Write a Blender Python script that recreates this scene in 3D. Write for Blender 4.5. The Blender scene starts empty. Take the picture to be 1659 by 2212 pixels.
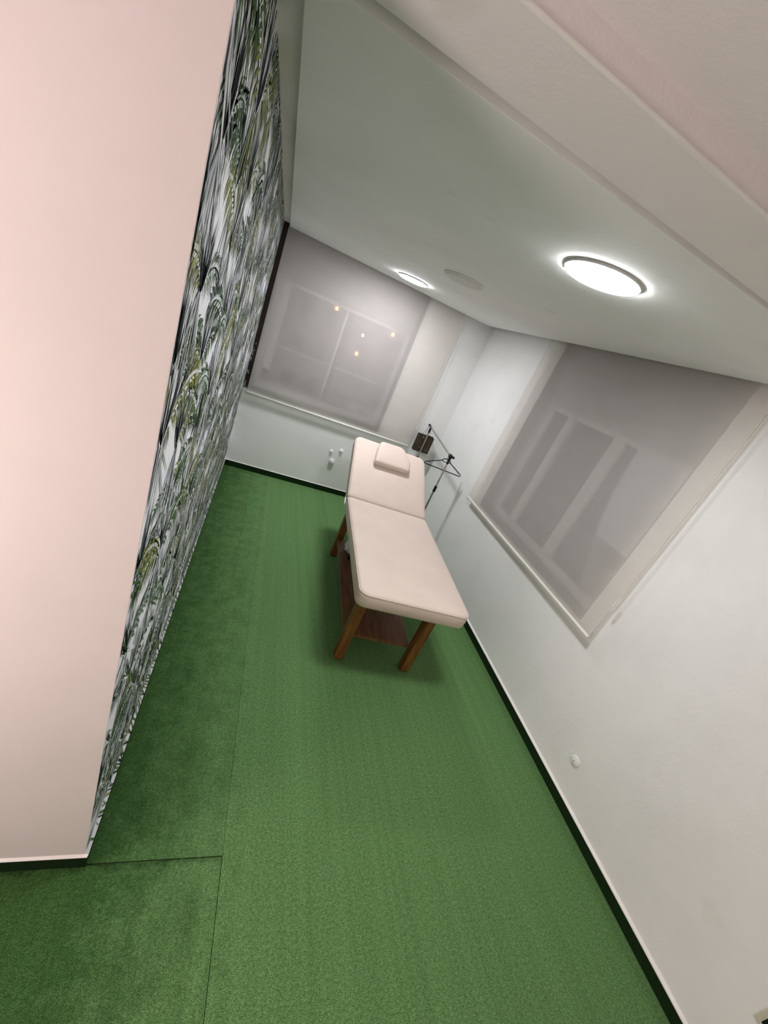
import bpy, math, random
from mathutils import Matrix, Vector, Euler

# ---------------------------------------------------------------- camera, world, exposure
scene = bpy.context.scene
COL = scene.collection
random.seed(11)

cam_data = bpy.data.cameras.new('camera')
cam = bpy.data.objects.new('camera', cam_data)
COL.objects.link(cam)
cam_data.sensor_fit = 'VERTICAL'
cam_data.sensor_height = 24.0
cam_data.lens = 868.454 * 24.0 / 2212.0
cam_data.clip_start = 0.01
cam_data.clip_end = 200
cam.location = (0.15156, -0.8133, 1.96617)
cam.rotation_euler = Euler((1.14103, -0.38663, -0.22522), 'XYZ')
scene.camera = cam

world = bpy.data.worlds.new('night')
scene.world = world
world.use_nodes = True
wb = world.node_tree.nodes['Background']
wb.inputs[0].default_value = (0.50, 0.42, 0.46, 1)      # faint city night haze
wb.inputs[1].default_value = 0.5

vs = scene.view_settings
vs.view_transform = 'Standard'
vs.look = 'None'
vs.gamma = 1.0
vs.use_curve_mapping = False
vs.exposure = 0.08

LAMP_POWER = 106.0        # emission strength of the two ceiling lamps
GLOBE_POWER = 29.0       # pinkish globe floor lamp left of the viewer
FRONT_POWER = 30.0       # warm lamp in the front part of the room, behind the camera

# ---------------------------------------------------------------- dimensions
W = 2.322        # right wall
D = 3.660        # back wall
HP = 2.400       # dropped ceiling panel underside
HC = 2.422       # ceiling above the panel
HR = 2.56        # recess for the blinds
HF = 2.444       # front ceiling
XP0, XP1 = 0.059, 2.200   # panel x range
YP0, YP1 = 0.1695, 3.538  # panel y range
YB = -0.068      # front edge of the beam
YREAR = -3.2
XSIDE = -2.4
BH = 0.0695      # skirting height

# ---------------------------------------------------------------- materials
def new_mat(name):
    m = bpy.data.materials.new(name)
    m.use_nodes = True
    nt = m.node_tree
    return m, nt, nt.nodes['Principled BSDF']

def N(nt, kind, **kw):
    n = nt.nodes.new(kind)
    for k, v in kw.items():
        setattr(n, k, v)
    return n

def coords(nt, scale=(1, 1, 1)):
    tc = N(nt, 'ShaderNodeTexCoord')
    mp = N(nt, 'ShaderNodeMapping')
    mp.inputs['Scale'].default_value = scale
    nt.links.new(tc.outputs['Object'], mp.inputs['Vector'])
    return mp.outputs['Vector']

def noise(nt, vec, scale, detail=2.0, rough=0.5):
    n = N(nt, 'ShaderNodeTexNoise')
    n.inputs['Scale'].default_value = scale
    n.inputs['Detail'].default_value = detail
    n.inputs['Roughness'].default_value = rough
    nt.links.new(vec, n.inputs['Vector'])
    return n.outputs['Fac']

def ramp(nt, fac, stops):
    r = N(nt, 'ShaderNodeValToRGB')
    el = r.color_ramp.elements
    while len(el) < len(stops):
        el.new(0.5)
    for e, (p, c) in zip(el, stops):
        e.position = p
        e.color = (*c, 1)
    nt.links.new(fac, r.inputs['Fac'])
    return r.outputs['Color']

def mix(nt, kind, fac, a, b):
    m = N(nt, 'ShaderNodeMix', data_type='RGBA', blend_type=kind)
    for sock, val in ((m.inputs[0], fac), (m.inputs[6], a), (m.inputs[7], b)):
        if hasattr(val, 'links') or isinstance(val, bpy.types.NodeSocket):
            nt.links.new(val, sock)
        elif isinstance(val, (int, float)):
            sock.default_value = val
        else:
            sock.default_value = (*val, 1)
    return m.outputs[2]

def bump(nt, bsdf, height, strength, dist):
    b = N(nt, 'ShaderNodeBump')
    b.inputs['Strength'].default_value = strength
    b.inputs['Distance'].default_value = dist
    nt.links.new(height, b.inputs['Height'])
    nt.links.new(b.outputs['Normal'], bsdf.inputs['Normal'])

def mat_simple(name, col, rough=0.5, metal=0.0, var=0.06, vscale=12, bumpv=None, spec=0.4):
    m, nt, bs = new_mat(name)
    v = coords(nt)
    f = noise(nt, v, vscale, 3)
    lo = tuple(c * (1 - var) for c in col)
    hi = tuple(min(1, c * (1 + var)) for c in col)
    nt.links.new(ramp(nt, f, [(0.3, lo), (0.7, hi)]), bs.inputs['Base Color'])
    bs.inputs['Roughness'].default_value = rough
    bs.inputs['Metallic'].default_value = metal
    bs.inputs['Specular IOR Level'].default_value = spec
    if bumpv:
        bump(nt, bs, noise(nt, v, bumpv[0], 3), bumpv[1], bumpv[2])
    return m

def mat_plaster(name, col, stain=0.06, bs_str=0.25, rough=0.75):
    m, nt, bs = new_mat(name)
    v = coords(nt)
    big = noise(nt, v, 2.3, 4, 0.55)
    fine = noise(nt, v, 45, 3, 0.6)
    c = ramp(nt, big, [(0.28, tuple(k * (1 - stain) for k in col)), (0.55, col)])
    spots = ramp(nt, noise(nt, v, 5.2, 2, 0.4), [(0.70, (1, 1, 1)), (0.80, (0.93, 0.925, 0.90))])
    nt.links.new(mix(nt, 'MULTIPLY', 1.0, c, spots), bs.inputs['Base Color'])
    bs.inputs['Roughness'].default_value = rough
    bs.inputs['Specular IOR Level'].default_value = 0.25
    add = N(nt, 'ShaderNodeMath', operation='ADD')
    nt.links.new(fine, add.inputs[0])
    nt.links.new(big, add.inputs[1])
    bump(nt, bs, add.outputs[0], bs_str, 0.004)
    return m

def mat_wood(name, dark, light, axis_scale):
    m, nt, bs = new_mat(name)
    v = coords(nt, axis_scale)
    g = noise(nt, v, 6.0, 6, 0.6)
    c = ramp(nt, g, [(0.30, dark), (0.52, tuple((a + b) / 2 for a, b in zip(dark, light))), (0.72, light)])
    nt.links.new(c, bs.inputs['Base Color'])
    bs.inputs['Roughness'].default_value = 0.42
    bs.inputs['Specular IOR Level'].default_value = 0.4
    bump(nt, bs, g, 0.15, 0.002)
    return m

def mat_grass(name, offset):
    """short artificial turf carpet: pile speckle, pile rows along y, darker towards the papered wall"""
    m, nt, bs = new_mat(name)
    tc = N(nt, 'ShaderNodeTexCoord')
    mp = N(nt, 'ShaderNodeMapping')
    mp.inputs['Location'].default_value = offset
    nt.links.new(tc.outputs['Object'], mp.inputs['Vector'])
    v = mp.outputs['Vector']
    fine = noise(nt, v, 330, 3, 0.75)
    mid = noise(nt, v, 95, 3, 0.7)
    blot = noise(nt, v, 9, 6, 0.8)
    rows_v = N(nt, 'ShaderNodeMapping')
    rows_v.inputs['Scale'].default_value = (24, 0.35, 1)
    nt.links.new(v, rows_v.inputs['Vector'])
    rows = noise(nt, rows_v.outputs['Vector'], 1.0, 3, 0.6)
    c1 = ramp(nt, fine, [(0.36, (0.044, 0.122, 0.028)), (0.50, (0.138, 0.292, 0.096)), (0.66, (0.320, 0.520, 0.235))])
    c2 = ramp(nt, mid, [(0.30, (0.60, 0.66, 0.58)), (0.70, (1.32, 1.26, 1.32))])
    c = mix(nt, 'MULTIPLY', 1.0, c1, c2)
    c3 = ramp(nt, rows, [(0.30, (0.88, 0.89, 0.88)), (0.60, (1.04, 1.03, 1.04))])
    c = mix(nt, 'MULTIPLY', 1.0, c, c3)
    # darker, deeper green pile close to the papered wall, ragged border
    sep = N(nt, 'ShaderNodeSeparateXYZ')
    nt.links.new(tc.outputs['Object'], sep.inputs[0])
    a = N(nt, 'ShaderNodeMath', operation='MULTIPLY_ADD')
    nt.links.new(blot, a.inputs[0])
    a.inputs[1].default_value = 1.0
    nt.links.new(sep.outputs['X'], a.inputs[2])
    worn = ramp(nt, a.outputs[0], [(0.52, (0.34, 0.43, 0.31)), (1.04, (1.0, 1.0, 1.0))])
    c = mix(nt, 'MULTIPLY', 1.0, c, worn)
    if offset[0]:
        ab = N(nt, 'ShaderNodeMath', operation='ABSOLUTE')
        nt.links.new(sep.outputs['Y'], ab.inputs[0])
        dn = N(nt, 'ShaderNodeMath', operation='MULTIPLY_ADD')
        nt.links.new(noise(nt, v, 14, 5, 0.8), dn.inputs[0])
        dn.inputs[1].default_value = 0.12
        nt.links.new(ab.outputs[0], dn.inputs[2])
        c = mix(nt, 'MULTIPLY', 1.0, c, ramp(nt, dn.outputs[0], [(0.058, (0.42, 0.45, 0.42)), (0.085, (1, 1, 1))]))
    nt.links.new(c, bs.inputs['Base Color'])
    bs.inputs['Roughness'].default_value = 0.85
    bs.inputs['Specular IOR Level'].default_value = 0.15
    add = N(nt, 'ShaderNodeMath', operation='ADD')
    nt.links.new(fine, add.inputs[0])
    nt.links.new(mid, add.inputs[1])
    bump(nt, bs, add.outputs[0], 0.8, 0.006)
    return m

def mat_emit(name, col, strength):
    m = bpy.data.materials.new(name)
    m.use_nodes = True
    nt = m.node_tree
    nt.nodes.clear()
    e = N(nt, 'ShaderNodeEmission')
    e.inputs[0].default_value = (*col, 1)
    e.inputs[1].default_value = strength
    o = N(nt, 'ShaderNodeOutputMaterial')
    nt.links.new(e.outputs[0], o.inputs[0])
    return m

def mat_screen(name):
    """translucent roller-blind screen fabric with a little openness"""
    m = bpy.data.materials.new(name)
    m.use_nodes = True
    nt = m.node_tree
    nt.nodes.clear()
    v = coords(nt)
    weave = noise(nt, v, 500, 2, 0.6)
    soft = noise(nt, coords(nt, (1.2, 1.2, 2.4)), 4, 3, 0.5)
    c = ramp(nt, weave, [(0.3, (0.72, 0.68, 0.66)), (0.7, (0.84, 0.80, 0.78))])
    c = mix(nt, 'MULTIPLY', 1.0, c, ramp(nt, soft, [(0.3, (0.93, 0.93, 0.93)), (0.7, (1, 1, 1))]))
    d = N(nt, 'ShaderNodeBsdfDiffuse')
    t = N(nt, 'ShaderNodeBsdfTranslucent')
    tr = N(nt, 'ShaderNodeBsdfTransparent')
    nt.links.new(c, d.inputs[0])
    t.inputs[0].default_value = (0.88, 0.83, 0.76, 1)
    m1 = N(nt, 'ShaderNodeMixShader')
    m1.inputs[0].default_value = 0.44
    nt.links.new(d.outputs[0], m1.inputs[1])
    nt.links.new(t.outputs[0], m1.inputs[2])
    m2 = N(nt, 'ShaderNodeMixShader')
    m2.inputs[0].default_value = 0.31
    nt.links.new(m1.outputs[0], m2.inputs[1])
    nt.links.new(tr.outputs[0], m2.inputs[2])
    o = N(nt, 'ShaderNodeOutputMaterial')
    nt.links.new(m2.outputs[0], o.inputs[0])
    return m

def mat_pane(name):
    m = bpy.data.materials.new(name)
    m.use_nodes = True
    nt = m.node_tree
    nt.nodes.clear()
    tr = N(nt, 'ShaderNodeBsdfTransparent')
    tr.inputs[0].default_value = (0.92, 0.95, 0.94, 1)
    gl = N(nt, 'ShaderNodeBsdfGlossy')
    gl.inputs['Roughness'].default_value = 0.02
    fr = N(nt, 'ShaderNodeFresnel')
    fr.inputs[0].default_value = 1.5
    mx = N(nt, 'ShaderNodeMixShader')
    nt.links.new(fr.outputs[0], mx.inputs[0])
    nt.links.new(tr.outputs[0], mx.inputs[1])
    nt.links.new(gl.outputs[0], mx.inputs[2])
    o = N(nt, 'ShaderNodeOutputMaterial')
    nt.links.new(mx.outputs[0], o.inputs[0])
    return m

def mat_print(name):
    m, nt, bs = new_mat(name)
    at = N(nt, 'ShaderNodeAttribute')
    at.attribute_name = 'ink'
    v = coords(nt)
    wash = ramp(nt, noise(nt, v, 26, 4, 0.6), [(0.3, (0.82, 0.84, 0.83)), (0.7, (1.06, 1.05, 1.05))])
    nt.links.new(mix(nt, 'MULTIPLY', 1.0, at.outputs['Color'], wash), bs.inputs['Base Color'])
    bs.inputs['Roughness'].default_value = 0.65
    bs.inputs['Specular IOR Level'].default_value = 0.2
    return m

M = dict(
    wall=mat_plaster('white_wall_paint', (0.84, 0.84, 0.83)),
    pink=mat_plaster('pale_pink_wall_paint', (0.845, 0.785, 0.770), 0.04, 0.10),
    ceil=mat_plaster('ceiling_paint', (0.86, 0.86, 0.85), 0.05, 0.15),
    ceilf=mat_plaster('front_ceiling_paint', (0.88, 0.825, 0.825), 0.05, 0.35),
    sub=mat_simple('dark_subfloor', (0.015, 0.03, 0.012), 0.9),
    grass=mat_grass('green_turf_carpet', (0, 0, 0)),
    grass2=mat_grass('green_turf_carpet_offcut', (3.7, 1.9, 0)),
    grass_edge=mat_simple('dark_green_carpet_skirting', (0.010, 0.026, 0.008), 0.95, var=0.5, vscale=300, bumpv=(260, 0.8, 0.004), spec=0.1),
    ledge=mat_simple('white_skirting_paint', (0.86, 0.84, 0.81), 0.5, var=0.03),
    paper=mat_simple('wallpaper_white_ground', (0.86, 0.87, 0.92), 0.65, var=0.04, vscale=9),
    ink=mat_print('palm_frond_ink'),
    brown=mat_simple('dark_maroon_painted_wood', (0.018, 0.007, 0.006), 0.5, var=0.4, vscale=14),
    chip=mat_simple('bare_plaster_chip', (0.60, 0.52, 0.48), 0.8),
    fabric=mat_screen('blind_screen_fabric'),
    bar=mat_simple('cream_enamel', (0.78, 0.76, 0.69), 0.35, var=0.02),
    cord=mat_simple('cream_cord', (0.80, 0.74, 0.62), 0.6, var=0.05),
    clear=mat_simple('clear_plastic', (0.78, 0.78, 0.74), 0.2, var=0.1),
    frame=mat_simple('white_window_frame', (0.50, 0.50, 0.49), 0.4, var=0.03),
    shutter=mat_simple('grey_shutter_box', (0.30, 0.285, 0.28), 0.6, var=0.06),
    lining=mat_simple('grey_reveal_lining', (0.10, 0.095, 0.09), 0.7, var=0.1),
    reveal=mat_simple('window_reveal', (0.42, 0.41, 0.40), 0.8, var=0.06),
    pane=mat_pane('window_glass'),
    metal=mat_simple('guard_rail_metal', (0.75, 0.75, 0.75), 0.3, metal=0.8, var=0.05),
    uphol=mat_simple('beige_upholstery', (0.700, 0.575, 0.505), 0.55, var=0.035, vscale=5, bumpv=(420, 0.12, 0.0015), spec=0.3),
    seam=mat_simple('beige_piping', (0.70, 0.585, 0.515), 0.5, var=0.04, spec=0.3),
    under=mat_simple('olive_underside_cloth', (0.14, 0.125, 0.085), 0.8, var=0.1),
    leg=mat_wood('varnished_pine_leg', (0.100, 0.034, 0.007), (0.30, 0.125, 0.032), (9, 9, 0.9)),
    board=mat_wood('varnished_brown_board', (0.110, 0.046, 0.017), (0.235, 0.108, 0.045), (7, 0.8, 7)),
    steel=mat_simple('brushed_steel_tube', (0.50, 0.48, 0.45), 0.32, metal=0.9, var=0.08),
    black=mat_simple('black_plastic', (0.008, 0.008, 0.009), 0.4, var=0.2),
    navy=mat_simple('navy_black_plastic', (0.008, 0.009, 0.020), 0.35, var=0.2),
    bag=mat_simple('dark_brown_paper', (0.040, 0.028, 0.013), 0.6, var=0.15),
    bagin=mat_simple('bag_black_ribbon', (0.008, 0.007, 0.006), 0.6),
    gold=mat_simple('brass_eyelet', (0.75, 0.48, 0.30), 0.35, metal=0.6),
    mark=mat_simple('faded_brown_print', (0.15, 0.115, 0.09), 0.6),
    string=mat_simple('grey_cord_handle', (0.16, 0.15, 0.12), 0.8),
    plast=mat_simple('white_plastic_cap', (0.82, 0.83, 0.84), 0.4, var=0.02),
    socket=mat_simple('ivory_socket_plate', (0.62, 0.58, 0.46), 0.5, var=0.05),
    rim=mat_simple('lamp_rim', (0.80, 0.79, 0.79), 0.4),
    lamp=mat_emit('lamp_diffuser', (0.96, 0.985, 1.0), LAMP_POWER),
    lamp2=mat_emit('lamp_diffuser_cool', (0.97, 0.96, 1.0), LAMP_POWER * 1.5),
    globe=mat_emit('pink_globe', (1.0, 0.82, 0.80), GLOBE_POWER),
    lampoff=mat_simple('unlit_diffuser', (0.66, 0.66, 0.64), 0.5, var=0.02),
    warm=mat_emit('warm_lamp_diffuser', (1.0, 0.80, 0.73), FRONT_POWER),
    facade=mat_simple('far_facade_render', (0.55, 0.42, 0.40), 0.9, var=0.1, vscale=0.6),
    darkglass=mat_simple('dark_window', (0.02, 0.02, 0.025), 0.2),
    lit=mat_emit('lit_window', (1.0, 0.42, 0.10), 14.0),
    asphalt=mat_simple('asphalt', (0.05, 0.05, 0.05), 0.9),
)

# ---------------------------------------------------------------- mesh helpers
class MB:
    def __init__(self):
        self.v, self.f = [], []

    def box(self, x0, x1, y0, y1, z0, z1):
        b = len(self.v)
        self.v += [(x, y, z) for z in (z0, z1) for y in (y0, y1) for x in (x0, x1)]
        for q in ((0, 2, 3, 1), (4, 5, 7, 6), (0, 1, 5, 4), (1, 3, 7, 5), (3, 2, 6, 7), (2, 0, 4, 6)):
            self.f.append(tuple(b + i for i in q))
        return self

    def tube(self, pts, r, seg=10, closed=False):
        pts = [Vector(p) for p in pts]
        n = len(pts)
        rs = r if isinstance(r, (list, tuple)) else [r] * n
        base = len(self.v)
        prev = None
        for i, p in enumerate(pts):
            if closed:
                t = pts[(i + 1) % n] - pts[i - 1]
            else:
                t = pts[min(i + 1, n - 1)] - pts[max(i - 1, 0)]
            t.normalize()
            if prev is None:
                up = Vector((0, 0, 1)) if abs(t.z) < 0.9 else Vector((1, 0, 0))
                a = t.cross(up).normalized()
            else:
                a = (prev - t * prev.dot(t)).normalized()
            prev = a
            b2 = t.cross(a)
            for k in range(seg):
                an = 2 * math.pi * k / seg
                self.v.append(tuple(p + (a * math.cos(an) + b2 * math.sin(an)) * rs[i]))
        for i in range(n if closed else n - 1):
            j = (i + 1) % n
            for k in range(seg):
                k2 = (k + 1) % seg
                self.f.append((base + i * seg + k, base + i * seg + k2, base + j * seg + k2, base + j * seg + k))
        if not closed:
            self.f.append(tuple(base + k for k in reversed(range(seg))))
            self.f.append(tuple(base + (n - 1) * seg + k for k in range(seg)))
        return self

    def lathe(self, prof, centre, axis='z', seg=40):
        """prof: (radius, height) pairs; caps closed when radius is 0"""
        base = len(self.v)
        cx, cy, cz = centre
        for r, h in prof:
            for k in range(seg):
                a = 2 * math.pi * k / seg
                p, q = r * math.cos(a), r * math.sin(a)
                if axis == 'z':
                    self.v.append((cx + p, cy + q, cz + h))
                elif axis == 'y':
                    self.v.append((cx + p, cy + h, cz + q))
                else:
                    self.v.append((cx + h, cy + p, cz + q))
        for i in range(len(prof) - 1):
            for k in range(seg):
                k2 = (k + 1) % seg
                self.f.append((base + i * seg + k, base + i * seg + k2, base + (i + 1) * seg + k2, base + (i + 1) * seg + k))
        self.f.append(tuple(base + k for k in reversed(range(seg))))
        self.f.append(tuple(base + (len(prof) - 1) * seg + k for k in range(seg)))
        return self

    def loft(self, rings, cap=True):
        """rings: lists of the same number of points"""
        n = len(rings[0])
        base = len(self.v)
        for r in rings:
            self.v += [tuple(p) for p in r]
        for i in range(len(rings) - 1):
            for k in range(n):
                k2 = (k + 1) % n
                self.f.append((base + i * n + k, base + i * n + k2, base + (i + 1) * n + k2, base + (i + 1) * n + k))
        if cap:
            self.f.append(tuple(base + k for k in reversed(range(n))))
            self.f.append(tuple(base + (len(rings) - 1) * n + k for k in range(n)))
        return self

    def build(self, name, mat, parent=None, origin=None, smooth=False, bevel=0.0, bseg=2):
        me = bpy.data.meshes.new(name)
        o = origin if origin is not None else (0, 0, 0)
        me.from_pydata([(x - o[0], y - o[1], z - o[2]) for x, y, z in self.v], [], self.f)
        me.validate()
        me.materials.append(mat)
        ob = bpy.data.objects.new(name, me)
        COL.objects.link(ob)
        if parent is not None:
            ob.parent = parent
        elif origin is not None:
            ob.location = origin
        import bmesh
        bm = bmesh.new()
        bm.from_mesh(me)
        bmesh.ops.recalc_face_normals(bm, faces=bm.faces)
        if bevel > 0:
            es = [e for e in bm.edges if len(e.link_faces) == 2 and e.calc_face_angle(0) > 0.5]
            bmesh.ops.bevel(bm, geom=es, offset=bevel, segments=bseg, affect='EDGES', profile=0.5)
        if smooth:
            for f in bm.faces:
                f.smooth = True
            for e in bm.edges:
                if len(e.link_faces) == 2 and e.calc_face_angle(0) > 0.9:
                    e.smooth = False
        bm.to_mesh(me)
        bm.free()
        return ob

def tag(o, label, cat, group=None):
    o['label'] = label
    o['category'] = cat
    if group:
        o['group'] = group
    return o

def struct(o, label=None):
    o['kind'] = 'structure'
    if label:
        o['label'] = label
        o['category'] = o.name.split('_')[0].split('.')[0]
    return o

def empty(name, loc, rz=0.0):
    o = bpy.data.objects.new(name, None)
    o.empty_display_size = 0.1
    COL.objects.link(o)
    o.location = loc
    o.rotation_euler = (0, 0, rz)
    return o

def copy_tree(o, parent=None):
    c = o.copy()
    COL.objects.link(c)
    c.parent = parent
    for ch in [k for k in bpy.data.objects if k.parent == o]:
        copy_tree(ch, c)
    return c

# ================================================================ THE SETTING
T = 0.24  # wall thickness

# floor: subfloor slab with turf carpet pieces laid on it
floor = struct(MB().box(XSIDE - T, W + T, YREAR - T, D + T, -0.15, -0.006).build('floor', M['sub']), 'bright green artificial turf carpet floor laid in butted pieces')
g = 0.0010
def carpet(x0, x1, y0, y1, mat):
    o = MB().box(x0, x1, y0, y1, -0.006, 0.0).build('carpet_piece', mat, floor)
    return o
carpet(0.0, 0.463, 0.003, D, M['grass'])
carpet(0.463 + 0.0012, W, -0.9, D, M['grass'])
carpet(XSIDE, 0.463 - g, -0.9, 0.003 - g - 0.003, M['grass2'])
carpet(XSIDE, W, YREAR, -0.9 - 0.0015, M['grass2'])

# back wall with window opening (x 0.045..1.535, z 0.905..up into the recess)
BWX0, BWX1, BWZ0, BWZ1 = 0.0, 1.535, 0.90, 2.47
b = MB()
b.box(-T, W + T, D, D + T, -0.15, BWZ0)
b.box(-T, W + T, D, D + T, BWZ1, HR + 0.05)
b.box(BWX1, W + T, D, D + T, BWZ0, BWZ1)
b.box(-T, BWX0, D, D + T, BWZ0, BWZ1)
wall_back = struct(b.build('wall_back', M['wall']), 'white plastered back wall with a wide blind covered window')

RWY0, RWY1, RWZ0, RWZ1 = 0.748, 2.300, 0.885, 2.47
b = MB()
b.box(W, W + T, YREAR - T, D, -0.15, RWZ0)
b.box(W, W + T, YREAR - T, D, RWZ1, HR + 0.05)
b.box(W, W + T, YREAR - T, RWY0, RWZ0, RWZ1)
b.box(W, W + T, RWY1, D, RWZ0, RWZ1)
wall_right = struct(b.build('wall_right', M['wall']), 'long white plastered right wall with stains and a blind covered window')

wall_left = struct(MB().box(-T, 0, 0.16, D, -0.15, HR + 0.05).build('wall_left', M['wall']), 'left wall covered with palm leaf wallpaper')
wall_front = struct(MB().box(XSIDE - T, 0, 0.0, 0.16, -0.15, HR + 0.05).build('wall_front', M['pink']), 'pale pink painted wall end in the left foreground')
struct(MB().box(XSIDE - T, XSIDE, YREAR - T, 0.0, -0.15, HR + 0.05).build('wall_side', M['pink']), 'pale pink side wall of the front area')
struct(MB().box(XSIDE, W, YREAR - T, YREAR, -0.15, HR + 0.05).build('wall_rear', M['wall']), 'plain white rear wall behind the viewer')

# ceilings
b = MB()
b.box(0, XP1, 0.09, YP1, HC, HR)                     # soffit above the panel
b.box(XP1, W, 0.20, 0.40, HC, HR)                    # solid end before the blind recess
HBM = 2.402                                          # underside of the cross beam
b.loft([[(0, YB, z), (W, YB, z), (W, 0.156, z), (0, 0.130, z)] for z in (HBM, HC)])
b.box(0, W, YB, 0.10, HC, HR)
b.box(-T, W + T, YB, D + T, HR, HR + 0.1)            # slab above the blind recess
b.box(XSIDE - T, W + T, YREAR - T, YB, HF, HR + 0.1) # front ceiling
ceiling = struct(b.build('ceiling', M['ceilf']), 'painted ceiling with a shallow stepped beam across the room')
panel = MB().box(XP0, XP1, YP0, YP1, HP, HC).build('dropped_panel', M['ceil'], ceiling, bevel=0.002)
panel['label'] = 'large flat grey white dropped ceiling panel'
# sharp bright bead along the beam's front edge
MB().tube([(0, YB, HBM + 0.002), (W, YB, HBM + 0.002)], 0.0048, 10).build('corner_bead', M['ledge'], ceiling, smooth=True)

# skirtings : dark turf upstand with a white ledge on top
def skirting(name, face, ledge, ledge_mat, label):
    f = struct(face.build(name, M['grass_edge']), label)
    ledge.build('ledge', ledge_mat, f)
    return f
t = 0.012
def ledge_prism(p0, p1, nrm, z0, z1, depth, z_wall):
    """sloped ledge between two floor points; nrm points into the room"""
    m = MB()
    n = Vector((*nrm, 0))
    rings = []
    for p in (p0, p1):
        q = Vector((*p, 0))
        rings.append([q + Vector((0, 0, z0)), q + n * depth + Vector((0, 0, z0)), q + n * depth + Vector((0, 0, z1)), q + Vector((0, 0, z_wall))])
    m.loft(rings)
    return m
skirting('baseboard_right', MB().box(W - t, W, YREAR, D - 0.006, 0.0002, BH - 0.007),
         ledge_prism((W, YREAR), (W, D), (-1, 0), BH - 0.007, BH - 0.002, t + 0.001, BH + 0.006), M['ledge'], 'dark green turf skirting with white ledge along the right wall')
skirting('baseboard_back', MB().box(0.012, W - t, D - 0.006, D, 0.0002, BH - 0.004),
         ledge_prism((0.012, D), (W - t, D), (0, -1), BH - 0.004, BH - 0.001, 0.007, BH + 0.003), M['ledge'], 'dark green turf skirting along the back wall')
bl = skirting('baseboard_left', MB().box(0.0, 0.010, 0.0, D - 0.006, 0.0002, BH - 0.010),
         ledge_prism((0, 0.0), (0, D), (1, 0), BH - 0.010, BH - 0.006, 0.011, BH + 0.030), M['paper'], 'dark turf skirting with papered ledge under the palm wallpaper')
skirting('baseboard_front', MB().box(XSIDE, 0.010, -0.006, 0.0, 0.0002, BH - 0.006),
         ledge_prism((XSIDE, 0), (0.010, 0), (0, -1), BH - 0.006, BH - 0.003, 0.007, BH + 0.004), M['ledge'], 'dark turf skirting under the pale pink wall')

# ---------------------------------------------------------------- wallpaper
paper = MB().box(0.0, 0.0012, 0.0003, D - 0.0005, BH + 0.028, HC).build('wallpaper', M['paper'], wall_left)
paper['label'] = 'white wallpaper printed with dark green and olive palm fronds'

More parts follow.
